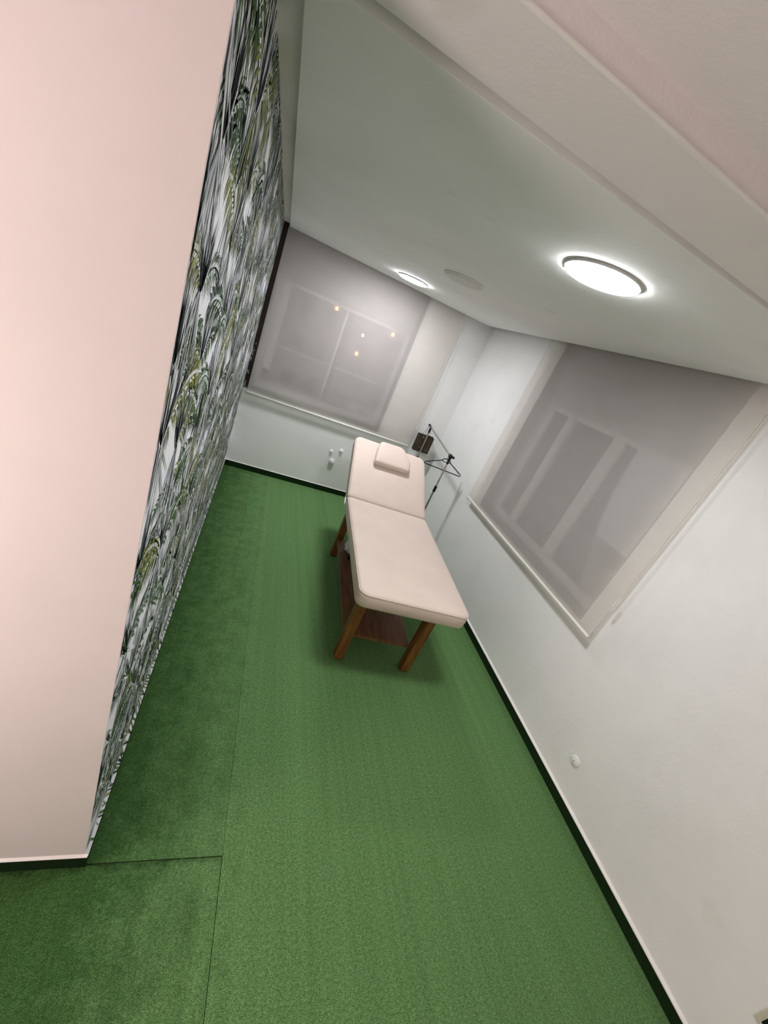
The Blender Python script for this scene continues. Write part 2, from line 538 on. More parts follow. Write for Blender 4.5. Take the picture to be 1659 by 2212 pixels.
def palm_print():
    rnd = random.Random(5)
    V, F, C = [], [], []
    x_off = [0.0016]
    y_lo, y_hi, z_lo, z_hi = 0.0015, D - 0.002, BH + 0.03, HC - 0.001
    slate = [(0.030, 0.045, 0.048), (0.045, 0.060, 0.068), (0.022, 0.032, 0.034), (0.07, 0.085, 0.10)]
    green = [(0.065, 0.135, 0.050), (0.095, 0.165, 0.065), (0.045, 0.095, 0.042)]
    olive = [(0.24, 0.26, 0.075), (0.30, 0.30, 0.11), (0.19, 0.22, 0.08)]
    pale = [(0.36, 0.38, 0.36), (0.42, 0.44, 0.46), (0.30, 0.34, 0.30), (0.33, 0.35, 0.40)]

    def strip(centre, widths, col):
        """ribbon along a polyline in (y,z)"""
        b0 = len(V)
        n = len(centre)
        pts = []
        for i in range(n):
            a = centre[max(i - 1, 0)]
            c = centre[min(i + 1, n - 1)]
            ty, tz = c[0] - a[0], c[1] - a[1]
            L = math.hypot(ty, tz) or 1e-6
            ny, nz = -tz / L, ty / L
            for s in (-1, 1):
                y = centre[i][0] + s * widths[i] * ny
                z = centre[i][1] + s * widths[i] * nz
                pts.append((min(max(y, y_lo), y_hi), min(max(z, z_lo), z_hi)))
        ys = [p[0] for p in pts]
        zs = [p[1] for p in pts]
        if max(ys) - min(ys) < 1e-4 or max(zs) - min(zs) < 1e-4:
            return
        for y, z in pts:
            V.append((x_off[0], y, z))
        for i in range(n - 1):
            F.append((b0 + 2 * i, b0 + 2 * i + 1, b0 + 2 * i + 3, b0 + 2 * i + 2))
            k = rnd.uniform(0.85, 1.15)
            C.append(tuple(c * k for c in col))

    white = (0.84, 0.85, 0.91)
    brown = (0.045, 0.035, 0.032)

    def sweep(y, z, ang, L, curve, n):
        """curved path; ang 0 points up, positive leans towards +y"""
        pts = [(y, z)]
        for i in range(n):
            ang += curve / n
            pts.append((pts[-1][0] + math.sin(ang) * L / n, pts[-1][1] + math.cos(ang) * L / n))
        return pts

    def taper(w, n):
        return [w * (0.35, 0.9, 1.0, 0.8, 0.5, 0.06)[min(5, int(5 * i / n + 0.5))] for i in range(n + 1)]

    def comb(y, z, s, size, pal):
        """arching frond with a comb of drooping leaflets"""
        n = 10
        rach = sweep(y, z, s * rnd.uniform(0.35, 0.85), size * rnd.uniform(0.17, 0.25), s * rnd.uniform(0.9, 1.7), n)
        strip(rach, [0.011 * size * math.sin(0.5 + 2.4 * i / n) for i in range(n + 1)], white)
        x_off[0] += 1.2e-6
        m = 13
        for k in range(m):
            f = (0.12 + 0.88 * k / m) * n
            i = min(int(f), n - 1)
            fr = f - i
            py = rach[i][0] * (1 - fr) + rach[i + 1][0] * fr
            pz = rach[i][1] * (1 - fr) + rach[i + 1][1] * fr
            ll = size * (0.030 + 0.040 * math.sin(math.pi * (0.2 + 0.75 * k / m))) * rnd.uniform(0.85, 1.15)
            col = rnd.choice(pal)
            strip(sweep(py, pz, s * rnd.uniform(1.5, 1.9), ll, s * 1.1, 5), taper(0.0036 * size, 5), col)
            strip(sweep(py, pz, s * rnd.uniform(0.1, 0.5), ll * 0.75, s * 1.2, 5), taper(0.0030 * size, 5), col)
        strip(rach, taper(0.0028, n), tuple(c * 0.7 for c in rnd.choice(pal)))
        x_off[0] += 1.2e-6

    def plant(y, z, size):
        """one palm: stem, drooping skirt, arching combs and an upright pen-line fan"""
        x_off[0] += 1.2e-6
        # drooping skirt of fine lines
        pal = rnd.choice([olive + [white], green + olive + [white], pale + [white], [white, pale[1], pale[3]]])
        for k in range(12):
            sg = rnd.choice((-1, 1))
            pts = sweep(y + rnd.uniform(-0.02, 0.02), z, sg * rnd.uniform(2.2, 3.05), size * rnd.uniform(0.10, 0.20), sg * rnd.uniform(-0.1, 0.5), 5)
            strip(pts, taper(rnd.uniform(0.003, 0.0058), 5), rnd.choice(pal))
            x_off[0] += 0.3e-6
        strip(sweep(y, z, math.pi + rnd.uniform(-0.15, 0.15), size * rnd.uniform(0.12, 0.26), rnd.uniform(-0.2, 0.2), 6), [0.0050 - 0.0004 * i for i in range(7)], rnd.choice([brown, slate[2], slate[0]]))
        x_off[0] += 1.2e-6
        for sg in (-1, 1):
            if rnd.random() < 0.85:
                comb(y, z, sg, size, rnd.choice([green, olive, green + olive[:1], slate[:2] + green, green + slate[:1]]))
        # upright fan
        pal = rnd.choice([slate, slate + [green[2]], slate + pale[1:2], green[:2] + slate[:2], green])
        fan = [rnd.uniform(-0.85, 0.85) for k in range(17)]
        rays = [sweep(y, z, a_, size * rnd.uniform(0.09, 0.17) * (1.1 - 0.25 * abs(a_)), -a_ * rnd.uniform(0.1, 0.6), 5) for a_ in fan]
        for r_ in rays:
            strip(r_, taper(0.0100, 5), rnd.choice([white, white, white, pale[1]]))
        x_off[0] += 1.2e-6
        for r_ in rays:
            strip(r_, taper(rnd.uniform(0.0018, 0.0034), 5), rnd.choice(pal))
        x_off[0] += 1.2e-6
        if rnd.random() < 0.4:
            comb(y, z + 0.01, rnd.choice((-1, 1)), size * 0.8, rnd.choice([olive, green]))

    rows, cols = 14, 15
    spots = []
    for r in range(rows):
        for c in range(cols):
            spots.append(((c + 0.5 * (r % 2) + rnd.uniform(-0.3, 0.3)) / cols * (D + 0.15) - 0.05, (r + rnd.uniform(-0.35, 0.35)) / (rows - 1) * 2.5))
    rnd.shuffle(spots)
    for y, z in spots:
        plant(y, z, rnd.uniform(1.05, 1.6))
    me = bpy.data.meshes.new('palm_print')
    me.from_pydata(V, [], F)
    at = me.color_attributes.new('ink', 'FLOAT_COLOR', 'CORNER')
    buf = []
    for c in C:
        buf += [c[0], c[1], c[2], 1.0] * 4
    at.data.foreach_set('color', buf)
    me.materials.append(M['ink'])
    o = bpy.data.objects.new('palm_print', me)
    COL.objects.link(o)
    o.parent = paper
    o['label'] = 'dense printed palm fronds in slate, green and olive ink'
    # print carried down over the sloped ledge
    V2, F2, C2 = [], [], []
    y = 0.01
    while y < D - 0.06:
        wv = rnd.uniform(0.004, 0.012)
        if rnd.random() < 0.8:
            sl = rnd.uniform(-0.012, 0.03)
            z0, z1 = BH + 0.027, BH - 0.004
            b0 = len(V2)
            for zz, dy in ((z0, 0), (z1, sl)):
                xx = 0.0014 + (BH + 0.030 - zz) / 0.036 * 0.011
                V2 += [(xx, y + dy, zz), (xx, y + dy + wv, zz)]
            F2.append((b0, b0 + 1, b0 + 3, b0 + 2))
            C2.append(rnd.choice(slate + green + olive + pale))
        y += wv + rnd.uniform(0.003, 0.012)
    me = bpy.data.meshes.new('ledge_print')
    me.from_pydata(V2, [], F2)
    at = me.color_attributes.new('ink', 'FLOAT_COLOR', 'CORNER')
    buf = []
    for c in C2:
        buf += [c[0], c[1], c[2], 1.0] * 4
    at.data.foreach_set('color', buf)
    me.materials.append(M['ink'])
    o2 = bpy.data.objects.new('ledge_print', me)
    COL.objects.link(o2)
    o2.parent = bl
palm_print()

# ---------------------------------------------------------------- windows
def window_back():
    yf = D + 0.13
    root = struct(empty('window_1', (0.5 * (BWX0 + BWX1), D + 0.1, BWZ0)), 'white framed window behind the back wall blind')
    o = root.location
    def bx(name, mat, *a, **k):
        return MB().box(*a).build(name, mat, root, o, **k)
    bx('shutter_box', M['shutter'], 0.075, BWX1 - 0.018, D + 0.10, D + 0.20, 2.021, BWZ1 - 0.002)
    bx('sill', M['lining'], 0.004, BWX1 - 0.004, D + 0.004, D + 0.20, BWZ0 + 0.001, BWZ0 + 0.025)
    bx('window_frame', M['frame'], 0.075, BWX1 - 0.018, yf, yf + 0.05, 1.975, 2.020)
    bx('window_frame', M['frame'], 0.075, BWX1 - 0.004, yf, yf + 0.05, BWZ0 + 0.026, BWZ0 + 0.085)
    bx('window_frame', M['frame'], 0.075, 0.135, yf, yf + 0.05, BWZ0 + 0.086, 1.974)
    bx('window_frame', M['frame'], BWX1 - 0.064, BWX1 - 0.004, yf, yf + 0.05, BWZ0 + 0.086, 1.974)
    bx('mullion', M['frame'], 0.79, 0.812, yf + 0.01, yf + 0.04, BWZ0 + 0.086, 1.974)
    bx('pane', M['pane'], 0.136, 0.789, yf + 0.022, yf + 0.027, BWZ0 + 0.086, 1.974)
    bx('pane', M['pane'], 0.813, BWX1 - 0.065, yf + 0.022, yf + 0.027, BWZ0 + 0.086, 1.974)
    bx('jamb_lining', M['brown'], BWX1 - 0.016, BWX1 - 0.001, D + 0.001, yf - 0.001, BWZ0 + 0.026, BWZ1 - 0.003)
    # dark maroon window post with paint chips against the papered wall
    post = bx('jamb_post', M['brown'], 0.0015, 0.072, D - 0.004, D + 0.19, BWZ0 + 0.026, BWZ1 - 0.003)
    post['label'] = 'dark maroon painted window post with chipped paint'
    rnd = random.Random(3)
    for zc, n in ((1.27, 7), (1.20, 4), (1.08, 3), (0.95, 5), (1.33, 4)):
        for i in range(n):
            y = D - 0.0052
            z = zc + rnd.uniform(-0.035, 0.035)
            x = 0.010 + rnd.uniform(-0.006, 0.014)
            r = rnd.uniform(0.003, 0.008)
            pts = [(x + r * rnd.uniform(0.5, 1.1) * math.cos(a), y, z + 1.8 * r * rnd.uniform(0.5, 1.1) * math.sin(a)) for a in [k * math.pi / 3 for k in range(6)]]
            c = MB().loft([pts, [(px, D - 0.004, pz) for px, py, pz in pts]])
            c.build('paint_chip', M['chip'], post, o)
    return root
window_back()
for o in [k for k in bpy.data.objects if k.name.startswith('paint_chip')]:
    # chips are sub-parts of the post, whose own origin sits at the window root
    o.location = (0, 0, 0)

def window_right():
    xf = W + 0.12
    root = struct(empty('window_2', (W + 0.1, 0.5 * (RWY0 + RWY1), RWZ0)), 'white framed sliding window behind the right wall blind')
    o = root.location
    def bx(name, mat, *a):
        return MB().box(*a).build(name, mat, root, o)
    for ya, yb in ((RWY0 + 0.001, RWY0 + 0.010), (RWY1 - 0.010, RWY1 - 0.001)):
        bx('jamb_lining', M['lining'], W + 0.001, xf - 0.012, ya, yb, RWZ0 + 0.026, RWZ1 - 0.003)
    bx('shutter_box', M['shutter'], W + 0.09, W + 0.20, RWY0 + 0.011, RWY1 - 0.011, 1.975, RWZ1 - 0.002)
    bx('sill', M['lining'], W + 0.004, W + 0.20, RWY0 + 0.003, RWY1 - 0.003, RWZ0 + 0.001, RWZ0 + 0.025)
    y0, y1, z0, z1 = RWY0 + 0.003, RWY1 - 0.003, RWZ0 + 0.026, 1.974
    bx('window_frame', M['frame'], xf, xf + 0.05, y0, y1, z1 - 0.05, z1)
    bx('window_frame', M['frame'], xf, xf + 0.05, y0, y1, z0, z0 + 0.06)
    bx('window_frame', M['frame'], xf, xf + 0.05, y0, y0 + 0.10, z0 + 0.061, z1 - 0.051)
    bx('window_frame', M['frame'], xf, xf + 0.05, y1 - 0.12, y1, z0 + 0.061, z1 - 0.051)
    bx('mullion', M['frame'], xf - 0.01, xf + 0.05, 1.345, 1.445, z0 + 0.061, z1 - 0.051)
    bx('mullion', M['frame'], xf - 0.01, xf + 0.05, 1.885, 1.965, z0 + 0.061, z1 - 0.051)
    for a, c in ((y0 + 0.101, 1.344), (1.446, 1.884), (1.966, y1 - 0.121)):
        bx('pane', M['pane'], xf + 0.02, xf + 0.025, a, c, z0 + 0.061, z1 - 0.051)
window_right()

# guard rail outside the back window
gr = empty('window_guard_rail', (0.77, D + 0.215, 0.95))
tag(gr, 'thin metal guard rail with upright bars outside the back window', 'railing')
o = gr.location
for z in (1.39, 0.98):
    MB().box(0.01, 1.53, D + 0.208, D + 0.222, z - 0.008, z + 0.008).build('rail', M['metal'], gr, o)
x = 0.06
while x < 1.5:
    MB().tube([(x, D + 0.215, 0.95), (x, D + 0.215, 1.46)], 0.005, 8).build('upright_bar', M['metal'], gr, o, smooth=True)
    x += 0.166

# ---------------------------------------------------------------- massage table
YAW = 0.08
uV, vV = Vector((math.sin(YAW), math.cos(YAW), 0)), Vector((math.cos(YAW), -math.sin(YAW), 0))
V0, U0 = 1.221, 1.65
table = empty('massage_table', vV * V0 + uV * U0, -YAW)
tag(table, 'beige upholstered massage table with raised backrest and wooden legs', 'massage table')

def rrect(hx0, hx1, y0, y1, r, n=7, inset=0.0, r0=None, r1=None):
    pts = []
    ra, rb = (r if r0 is None else r0), (r if r1 is None else r1)
    hx0 += inset; hx1 -= inset; y0 += inset; y1 -= inset
    ra, rb = max(ra - inset, 0.004), max(rb - inset, 0.004)
    for cx, cy, a0, r in ((hx1 - rb, y1 - rb, 0, rb), (hx0 + rb, y1 - rb, 90, rb), (hx0 + ra, y0 + ra, 180, ra), (hx1 - ra, y0 + ra, 270, ra)):
        for k in range(n + 1):
            a = math.radians(a0 + 90 * k / n)
            pts.append((cx + r * math.cos(a), cy + r * math.sin(a)))
    return pts

def slab(x0, x1, y0, y1, thick, rc, re, crown, xf, r0=None, r1=None):
    """upholstered slab, underside at local 0, mapped by xf(x,y,z)"""
    prof = [(re * 0.9, 0.0), (re * 0.25, re * 0.25), (0.0, re * 0.9), (-0.002, thick * 0.5), (0.0, thick - re * 0.9),
            (re * 0.10, thick - re * 0.5), (re * 0.32, thick - re * 0.2), (re * 0.75, thick - re * 0.03)]
    rings = [[xf(px, py, z) for px, py in rrect(x0, x1, y0, y1, rc, inset=i, r0=r0, r1=r1)] for i, z in prof]
    for i, h in ((0.05, 0.5), (0.10, 0.8), (0.18, 0.95), (0.27, 1.0), (0.335, 1.0)):
        rings.append([xf(px, py, thick + crown * h) for px, py in rrect(x0, x1, y0, y1, rc, inset=i, r0=r0, r1=r1)])
    return MB().loft(rings)

ZT = 0.685
TH = 0.105
X0, X1 = 0.860 - V0, 1.583 - V0        # local x range of the mattress
YF, YH, YE = 0.962 - U0, 2.222 - U0, 0.735
mt = slab(X0, X1, YF, YH, TH, 0.062, 0.022, 0.004, lambda x, y, z: (x, y, ZT - TH + z), r1=0.024)
seat = mt.build('mattress', M['uphol'], table, smooth=True)
def seam_loop(x0, x1, y0, y1, rc, xf, z, inset, r0=None, r1=None):
    return [xf(px, py, z) for px, py in rrect(x0, x1, y0, y1, rc, inset=inset, r0=r0, r1=r1)]
MB().tube(seam_loop(X0, X1, YF, YH, 0.062, lambda x, y, z: (x, y, ZT - TH + z), TH - 0.0115, 0.0015, r1=0.024), 0.0026, 6, True).build('piping', M['seam'], seat, smooth=True)
# creases at the rounded front left corner
for k, (dz, ln) in enumerate(((0.030, 0.035), (0.044, 0.045), (0.060, 0.030))):
    pts = []
    for i in range(7):
        a = math.radians(196 + i * 11)
        rr = 0.0625
        pts.append((X0 + 0.062 + rr * math.cos(a), YF + 0.062 + rr * math.sin(a), ZT - dz + 0.003 * math.sin(i * 1.1 + k)))
    MB().tube(pts, [0.0005, 0.0016, 0.0024, 0.0028, 0.0024, 0.0016, 0.0005], 6).build('crease', M['uphol'], seat, smooth=True)

ANG = math.radians(27.5)
ca, sa = math.cos(ANG), math.sin(ANG)
def bx_back(x, y, z):
    # backrest frame: y along the board from the hinge, z normal; top face passes through the hinge line
    zz = z - TH
    return (x, YH + 0.004 + y * ca - zz * sa, ZT + y * sa + zz * ca)
bk = slab(X0, X1, 0.0, YE, TH, 0.062, 0.022, 0.004, bx_back, r0=0.024)
back = bk.build('backrest', M['uphol'], table, smooth=True)
MB().tube(seam_loop(X0, X1, 0.0, YE, 0.062, bx_back, TH - 0.0115, 0.0015, r0=0.024), 0.0026, 6, True).build('piping', M['seam'], back, smooth=True)
# backing board
MB().loft([[bx_back(px, py, -0.014) for px, py in rrect(X0 + 0.012, X1 - 0.012, 0.02, YE - 0.02, 0.05)],
           [bx_back(px, py, 0.004) for px, py in rrect(X0 + 0.012, X1 - 0.012, 0.02, YE - 0.02, 0.05)]]).build('backing_board', M['under'], back)

# head pillow: five sided wedge resting on the backrest
def pillow_ring(h, inset):
    poly = [(1.047, 0.428), (1.392, 0.438), (1.404, 0.555), (1.340, 0.700), (1.300, 0.722), (1.100, 0.712), (1.075, 0.640)]
    cx = sum(p[0] for p in poly) / len(poly)
    cy = sum(p[1] for p in poly) / len(poly)
    pts = []
    n = len(poly)
    for i in range(n):          # round every corner with a quadratic blend
        a, b, c = poly[i - 1], poly[i], poly[(i + 1) % n]
        for s in (0.0, 0.25, 0.5, 0.75, 1.0):
            k = 0.022
            la = math.hypot(a[0] - b[0], a[1] - b[1]); lc = math.hypot(c[0] - b[0], c[1] - b[1])
            p0 = (b[0] + (a[0] - b[0]) * min(k / la, 0.45), b[1] + (a[1] - b[1]) * min(k / la, 0.45))
            p2 = (b[0] + (c[0] - b[0]) * min(k / lc, 0.45), b[1] + (c[1] - b[1]) * min(k / lc, 0.45))
            x = (1 - s) ** 2 * p0[0] + 2 * s * (1 - s) * b[0] + s * s * p2[0]
            y = (1 - s) ** 2 * p0[1] + 2 * s * (1 - s) * b[1] + s * s * p2[1]
            f = 1 - inset / math.hypot(x - cx, y - cy)
            pts.append((cx + (x - cx) * f - V0, cy + (y - cy) * f))
    return [bx_back(x, y, TH + 0.005 + h) for x, y in pts]
ph = 0.052
pillow = MB().loft([pillow_ring(h, i) for h, i in ((0.0, 0.010), (0.006, 0.002), (0.016, 0.0), (ph * 0.6, -0.002), (ph - 0.014, 0.0), (ph - 0.005, 0.005),
                                            (ph, 0.014), (ph + 0.003, 0.04), (ph + 0.005, 0.08), (ph + 0.006, 0.13))]).build('head_pillow', M['uphol'], table, smooth=True)
MB().tube(pillow_ring(0.004, 0.0), 0.0025, 6, True).build('piping', M['seam'], pillow, smooth=True)

# wooden frame
VL0, VL1, VR0, VR1 = 0.938 - V0, 1.000 - V0, 1.424 - V0, 1.488 - V0
UF0, UF1, UB0, UB1 = 1.124 - U0, 1.190 - U0, 2.350 - U0, 2.416 - U0
ztop = ZT - TH
for x0, x1 in ((VL0, VL1), (VR0, VR1)):
    for y0, y1 in ((UF0, UF1), (UB0, UB1)):
        hi = ztop - 0.021 if y0 == UF0 else ztop - 0.03
        lg = MB().box(x0, x1, y0, y1, 0.004, hi).build('leg', M['leg'], table, bevel=0.004)
        MB().box(x0 + 0.003, x1 - 0.003, y0 + 0.003, y1 - 0.003, 0.0, 0.008).build('foot_pad', M['black'], lg)
MB().box(X0 + 0.07, X1 - 0.07, YF + 0.10, YH - 0.004, ztop - 0.020, ztop + 0.002).build('deck_board', M['board'], table, bevel=0.003)
for x0, x1 in ((VL0 + 0.012, VL0 + 0.040), (VR1 - 0.040, VR1 - 0.012)):
    MB().box(x0, x1, UF1, UB0, ztop - 0.105, ztop - 0.021).build('side_rail', M['leg'], table, bevel=0.003)
MB().box(VL1, VR0, UF0 + 0.03, UF0 + 0.055, ztop - 0.105, ztop - 0.021).build('end_rail', M['leg'], table, bevel=0.003)
MB().box(VL1, VR0, UB0 + 0.01, UB0 + 0.035, ztop - 0.115, ztop - 0.031).build('end_rail', M['leg'], table, bevel=0.003)
sh = [(x, y) for x, y in rrect(0.944 - V0, 1.420 - V0, 1.168 - U0, 2.330 - U0, 0.022)]
MB().loft([[(x, y, 0.178) for x, y in sh], [(x, y, 0.1985) for x, y in sh], [(x + (0.002 if x < 0 else -0.002), y, 0.2005) for x, y in sh]]).build('lower_shelf', M['board'], table)
# backrest prop and steel hinges
for x in (X0 + 0.16, X1 - 0.16):
    MB().tube([(x, UB0 + 0.02, ztop - 0.06), bx_back(x, 0.46, -0.012)], 0.011, 8).build('backrest_prop', M['steel'], table, smooth=True)
for x in (X0 + 0.004, X1 - 0.004):
    s = -1 if x < 0 else 1
    h = MB()
    h.tube([(x, YH - 0.055, ZT - 0.070), (x + s * 0.006, YH - 0.004, ZT - 0.078), (x + s * 0.006, YH + 0.030, ZT - 0.062), (x + s * 0.004, YH + 0.075, ZT - 0.045)], 0.0055, 8)
    h.lathe([(0.011, -0.007), (0.011, 0.007)], (x + s * 0.006, YH + 0.002, ZT - 0.076), 'x', 14)
    h.build('hinge', M['metal'], table, smooth=True)

# things on the lower shelf
def on_shelf(x, y):
    return vV * (V0 + x) + uV * (U0 + y) + Vector((0, 0, 0.201))
p = on_shelf(-0.165, 0.545)
rnd = random.Random(8)
rings = []
for i, (r, z) in enumerate(((0.062, 0.0), (0.072, 0.02), (0.066, 0.05), (0.052, 0.085), (0.030, 0.11), (0.040, 0.135), (0.020, 0.15))):
    rings.append([p + Vector((r * rnd.uniform(0.75, 1.15) * math.cos(k * math.pi / 8), r * rnd.uniform(0.75, 1.15) * math.sin(k * math.pi / 8), z)) for k in range(16)])
tag(MB().loft(rings).build('plastic_bag', M['clear'], None, tuple(p)), 'pale crumpled plastic bag on the lower shelf under the backrest', 'bag')
p = on_shelf(-0.175, 0.405)
bt = MB().lathe([(0.026, 0), (0.028, 0.004), (0.028, 0.085), (0.022, 0.105), (0.011, 0.115), (0.011, 0.122)], tuple(p), 'z', 20).build('bottle', M['black'], None, tuple(p), smooth=True)
MB().lathe([(0.0125, 0.116), (0.0125, 0.136), (0.010, 0.139)], tuple(p), 'z', 16).build('cap', M['plast'], bt, tuple(p), smooth=True)
tag(bt, 'small dark bottle with white cap on the wooden lower shelf', 'bottle')

# ---------------------------------------------------------------- garment rack
A = Vector((2.058, 3.490, 1.205))   # far joint
B = Vector((2.058, 2.748, 1.132))   # near joint
rack = empty('garment_rack', (2.058, 3.12, 0.0))
tag(rack, 'slim steel garment rack with black joints beside the massage table', 'garment rack')
o = rack.location
for J, zc in ((A, 0.80), (B, 0.758)):
    up = MB().tube([(J.x, J.y, zc), (J.x, J.y, J.z - 0.015)], 0.0085, 12).build('upright', M['steel'], rack, o, smooth=True)
    MB().tube([(J.x, J.y, 0.05), (J.x, J.y, zc)], 0.0110, 12).build('lower_tube', M['steel'], up, o, smooth=True)
    MB().lathe([(0.0125, -0.034), (0.0150, -0.028), (0.0150, -0.004), (0.0138, 0.0), (0.0150, 0.004), (0.0145, 0.026), (0.0110, 0.034)], (J.x, J.y, zc), 'z', 16).build('collar', M['black'], up, o, smooth=True)
MB().tube([A + Vector((0, 0.0, 0)), B + Vector((0, 0.0, 0))], 0.0095, 12).build('hanging_bar', M['steel'], rack, o, smooth=True)
# near joint: hub with hooked cap and tapering sleeve
h = MB()
d = (A - B).normalized()
h.tube([B - d * 0.018, B - d * 0.012, B + d * 0.018, B + d * 0.024], [0.014, 0.020, 0.020, 0.015], 16)
h.tube([B + Vector((0, 0, 0.004)), B + Vector((0, 0, -0.02)), B + Vector((0, 0, -0.05)), B + Vector((0, 0, -0.085))], [0.017, 0.0155, 0.0125, 0.0115], 14)
h.tube([B + Vector((0.012, -0.012, 0.0)), B + Vector((0.030, -0.016, -0.002)), B + Vector((0.036, -0.017, -0.004))], [0.010, 0.014, 0.009], 12)
h.build('joint', M['black'], rack, o, smooth=True)
h = MB()
h.tube([A + Vector((0, 0, 0.010)), A + Vector((0, 0, -0.02)), A + Vector((0, 0, -0.07))], [0.0125, 0.0135, 0.0115], 14)
h.build('joint', M['black'], rack, o, smooth=True)
h = MB()
h.tube([A + d * 0.0, A + d * 0.055], 0.008, 12)
h.tube([A + d * 0.052, A + d * 0.056, A + d * 0.066, A + d * 0.070], [0.010, 0.0155, 0.0155, 0.010], 14)
h.build('end_knob', M['black'], rack, o, smooth=True)
for J in (A, B):
    ft = MB().tube([(J.x - 0.17, J.y, 0.018), (J.x + 0.17, J.y, 0.018)], 0.011, 12).build('foot', M['steel'], rack, o, smooth=True)
    MB().tube([(J.x, J.y, 0.014), (J.x, J.y, 0.075)], 0.016, 12).build('foot_joint', M['black'], ft, o, smooth=True)
    for s in (-1, 1):
        MB().lathe([(0.013, -0.018), (0.014, -0.016), (0.014, 0.012), (0.012, 0.014)], (J.x + s * 0.165, J.y, 0.018), 'x', 12).build('end_cap', M['black'], ft, o, smooth=True)
MB().tube([(A.x, A.y, 0.06), (B.x, B.y, 0.06)], 0.009, 12).build('base_bar', M['steel'], rack, o, smooth=True)

# hanger hooked over the near end of the bar
hx, hy = 2.052, 2.775
hz = 1.062
def hp(dx, z, dy=0.0):
    a = math.radians(3)
    return (hx + dx, hy + dy, z - dx * math.tan(a))
body = [hp(-0.055, hz), hp(-0.215, 0.993 - 0.004), hp(-0.222, 0.982), hp(-0.214, 0.971), hp(0.0, 0.971), hp(0.210, 0.971), hp(0.222, 0.979), hp(0.212, 0.992), hp(0.045, hz)]
hanger = MB().tube([hp(-0.052, hz - 0.004), hp(-0.206, hz - 0.074), hp(-0.217, hz - 0.080), hp(-0.220, hz - 0.088), hp(-0.214, hz - 0.095), hp(-0.2, hz - 0.096),
                    hp(0.0, hz - 0.096), hp(0.2, hz - 0.096), hp(0.214, hz - 0.095), hp(0.221, hz - 0.088), hp(0.216, hz - 0.079), hp(0.204, hz - 0.072),
                    hp(0.052, hz - 0.003), hp(0.036, hz + 0.016), hp(0.022, hz + 0.022), hp(-0.022, hz + 0.022), hp(-0.036, hz + 0.016)], 0.0054, 8, True).build('coat_hanger', M['navy'], None, (hx, hy, 0.966), smooth=True)
ho = (hx, hy, 0.966)
MB().tube([hp(-0.052, hz - 0.004), hp(-0.02, hz - 0.010), hp(0.03, hz - 0.010), hp(0.052, hz - 0.003)], 0.0040, 8).build('inner_bar', M['navy'], hanger, ho, smooth=True)
bz = A.z + (hy - A.y) * (B.z - A.z) / (B.y - A.y)
hook = [(hx, hy, hz + 0.022), (hx, hy, hz + 0.034)]
R = 0.0135
for k in range(13):
    an = math.radians(-60 - k * 20)
    hook.append((2.058 + R * math.sin(an) * -1.0 * -1.0, hy, bz + R * math.cos(an)))
hook = [(hx, hy, hz + 0.022), (hx - 0.004, hy, bz - 0.020)] + [(2.058 + R * math.cos(math.radians(a)), hy, bz + R * math.sin(math.radians(a))) for a in range(200, -31, -20)]
MB().tube(hook, 0.0025, 8).build('hook', M['navy'], hanger, ho, smooth=True)
for s in (-1, 1):
    MB().tube([hp(s * 0.175, hz - 0.060), hp(s * 0.172, hz - 0.071), hp(s * 0.182, hz - 0.073)], 0.0022, 6).build('strap_hook', M['navy'], hanger, ho, smooth=True)
tag(hanger, 'dark navy plastic clothes hanger hanging from the garment rack', 'hanger')

# small brown paper bag on the rack's far end knob
K = A + d * 0.048
bag = empty('paper_bag', (2.075, 3.530, 0.885))
tag(bag, 'small dark brown paper bag hanging by cords from the rack end', 'bag')
o = bag.location
bx0, bx1, bz0, bz1 = 1.972, 2.166, 0.883, 1.084
yb0, yb1 = 3.508, 3.572
th = 0.0015
MB().box(bx0, bx1, yb0, yb0 + th, bz0, bz1).build('front_panel', M['bag'], bag, o)
MB().box(bx0, bx1 - 0.01, yb1 - th, yb1, bz0, bz1 + 0.002).build('back_panel', M['bag'], bag, o)
for x in (bx0, bx1):
    s = 1 if x == bx0 else -1
    xm = x + s * 0.014
    ym = (yb0 + yb1) / 2
    MB().loft([[(x, yb0 + th, z), (x + s * th, yb0 + th, z), (xm + s * th, ym, z), (x + s * th, yb1 - th, z), (x, yb1 - th, z), (xm, ym, z)] for z in (bz0, bz1)]).build('gusset', M['bag'], bag, o)
MB().box(bx0, bx1, yb0 + th, yb1 - th, bz0, bz0 + th).build('bottom', M['bag'], bag, o)
MB().box(2.075, 2.150, yb0 + 0.004, yb0 + 0.010, bz1 - 0.012, bz1 + 0.016).build('ribbon', M['bagin'], bag, o)
for x in (2.030,):
    MB().lathe([(0.0035, -0.001), (0.0065, -0.001), (0.0065, 0.0015), (0.0035, 0.0015)], (x, yb0 - 0.0015, bz1 - 0.016), 'y', 14).build('eyelet', M['gold'], bag, o)
for yy, zt2 in ((yb0 - 0.0025, 0.0), (yb1 + 0.002, 0.002)):
    MB().tube([(2.030, yy, bz1 - 0.016), (2.030, yy, bz1 + 0.004), (K.x - 0.006, K.y - 0.001, K.z + 0.006), (K.x, K.y, K.z + 0.0095), (K.x + 0.006, K.y - 0.001, K.z + 0.006), (2.110, yy, bz1 + 0.004), (2.110, yy, bz1 - 0.016)], 0.0014, 6).build('cord_handle', M['string'], bag, o, smooth=True)
# faded print rows low on the front
for x0, x1, z in ((2.020, 2.058, 0.935), (2.098, 2.140, 0.927)):
    xx = x0
    while xx < x1:
        w_ = 0.0035 + 0.003 * ((int(xx * 1000) % 3) / 3)
        MB().box(xx, xx + w_, yb0 - 0.0004, yb0, z - 0.006, z + 0.006).build('print_mark', M['mark'], bag, o)
        xx += w_ + 0.003

